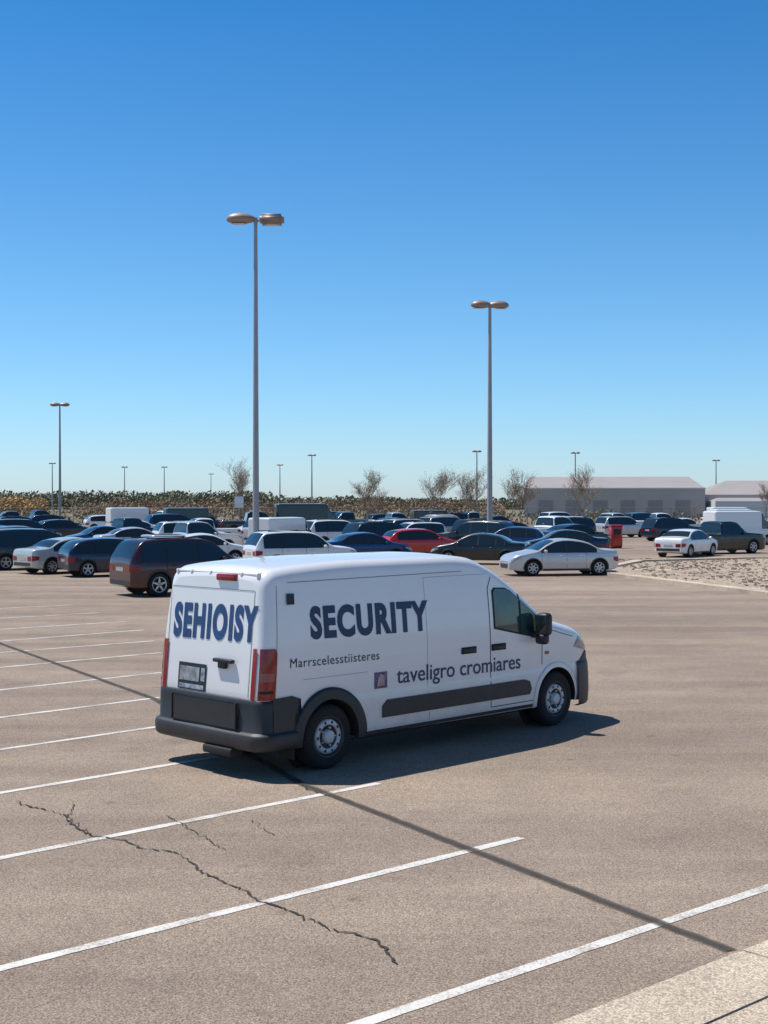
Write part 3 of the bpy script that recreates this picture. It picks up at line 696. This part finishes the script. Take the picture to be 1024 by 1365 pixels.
# ------------------------------------------------------------------ warehouse
def warehouse():
    root=bpy.data.objects.new('warehouse_building',None); scene.collection.objects.link(root); root.location=(34,250,0); root.rotation_euler=(0,0,R(-6))
    M_wall=mat('metal_cladding',(.50,.45,.41),.7,var=.12,vscale=.3); M_roof=mat('metal_roof',(.36,.32,.30),.6,var=.1,vscale=.2); M_dk=mat('dock_door',(.34,.31,.30),.6,var=.2); M_wh=mat('white_trim',(.66,.65,.63),.6)
    def prism(name,x0,x1,y0,y1,h0,hr,m1,m2,ridge):
        mb=MB(); V=[(x0,y0,0),(x1,y0,0),(x1,y1,0),(x0,y1,0),(x0,y0,h0),(x1,y0,h0),(x1,y1,h0),(x0,y1,h0)]
        ym=(y0+y1)/2; V+=[(x0+ridge,ym,hr),(x1-ridge,ym,hr)]
        mb.add(V,[(0,1,5,4),(1,2,6,5),(2,3,7,6),(3,0,4,7)],0,False); mb.add(V,[(4,5,9,8),(6,7,8,9),(5,6,9),(7,4,8)],1,False)
        mb.obj(name,[m1,m2],root)
    prism('main_hall',-8,25,0,34,5.4,7.8,M_wall,M_roof,1)
    prism('side_hall',25.1,55,4,30,4.2,7.0,M_wall,M_roof,6)
    prism('annex',26,36,-6,3.8,3.0,3.6,M_wh,M_roof,1)
    mb=MB()
    for i in range(6): rbox(mb,(-4+i*5.0,-.03,1.6),(2.6,.1,3.0),0,0)
    rbox(mb,(8.5,-.05,5.35),(33.2,.14,.22),0,1)
    for i in range(7): rbox(mb,(28+i*3.6,3.96,2.0),(2.0,.1,1.2),0,0)
    mb.obj('doors_and_trim',[M_dk,M_wh],root)
warehouse()
mb=MB(); rbox(mb,(0,0,.75),(.75,.6,1.3),.06,0); rbox(mb,(0,0,1.44),(.82,.66,.10),.04,0); rbox(mb,(0,-.31,1.05),(.5,.03,.35),.01,1); rbox(mb,(0,0,.05),(.6,.5,.1),.01,1)
for sg in (-1,1): tube(mb,(sg*.3,-.2,0),(sg*.3,-.2,.12),.05,.05,1,8)
mb.obj('red_donation_box',[PAINT['red'],M_black],None,(14.75,86,0),.2)
mb=MB(); tube(mb,(0,0,0),(0,0,3.2),.05,.05,0,8); rbox(mb,(0,-.06,2.9),(.9,.04,1.1),.01,1); mb.obj('white_sign',[M_pole,PAINT['white']],None,(-14.6,136,0))

# ------------------------------------------------------------------ light, sky, camera
sd=Vector((.445,-.163,-1)).normalized()
sl=bpy.data.lights.new('sun','SUN'); sl.energy=5.0; sl.angle=R(.5); sl.color=(1,.965,.91)
so=bpy.data.objects.new('sun',sl); scene.collection.objects.link(so); so.rotation_euler=sd.to_track_quat('-Z','Y').to_euler()
w=bpy.data.worlds.new('World'); scene.world=w; w.use_nodes=True; nt=w.node_tree; bg=nt.nodes['Background']
sky=nt.nodes.new('ShaderNodeTexSky'); sky.sky_type='NISHITA'; sky.sun_disc=False
sky.sun_elevation=math.asin(-sd.z); sky.sun_rotation=math.atan2(-sd.x,-sd.y); sky.air_density=1.0; sky.dust_density=.3; sky.ozone_density=3.0; sky.altitude=200
tc=nt.nodes.new('ShaderNodeTexCoord'); sx=nt.nodes.new('ShaderNodeSeparateXYZ'); nt.links.new(tc.outputs['Generated'],sx.inputs[0])
rp=nt.nodes.new('ShaderNodeValToRGB'); e=rp.color_ramp.elements
e[0].position=0.0; e[0].color=(.61,.78,1.08,1); e[1].position=1.0; e[1].color=(.34,.46,.55,1)
for p,c in ((.06,(.53,.77,1.0)),(.17,(.39,.71,.92)),(.35,(.17,.58,.87)),(.5,(.26,.50,.66))):
    el=e.new(p); el.color=(*c,1)
nt.links.new(sx.outputs['Z'],rp.inputs['Fac'])
mx=nt.nodes.new('ShaderNodeMix'); mx.data_type='RGBA'; mx.blend_type='MULTIPLY'; mx.inputs[0].default_value=1
nt.links.new(sky.outputs['Color'],mx.inputs[6]); nt.links.new(rp.outputs['Color'],mx.inputs[7])
nt.links.new(mx.outputs[2],bg.inputs['Color']); bg.inputs['Strength'].default_value=.15
cam=bpy.data.cameras.new('camera'); co=bpy.data.objects.new('camera',cam); scene.collection.objects.link(co); scene.camera=co
co.location=(0,0,3.0); co.rotation_euler=(R(90)-math.atan(14.5/1800),0,0)
cam.sensor_fit='HORIZONTAL'; cam.sensor_width=36; cam.lens=36*1800/1024; cam.clip_end=8000; cam.clip_start=.1
scene.view_settings.view_transform='Standard'; scene.view_settings.look='None'; scene.view_settings.exposure=0
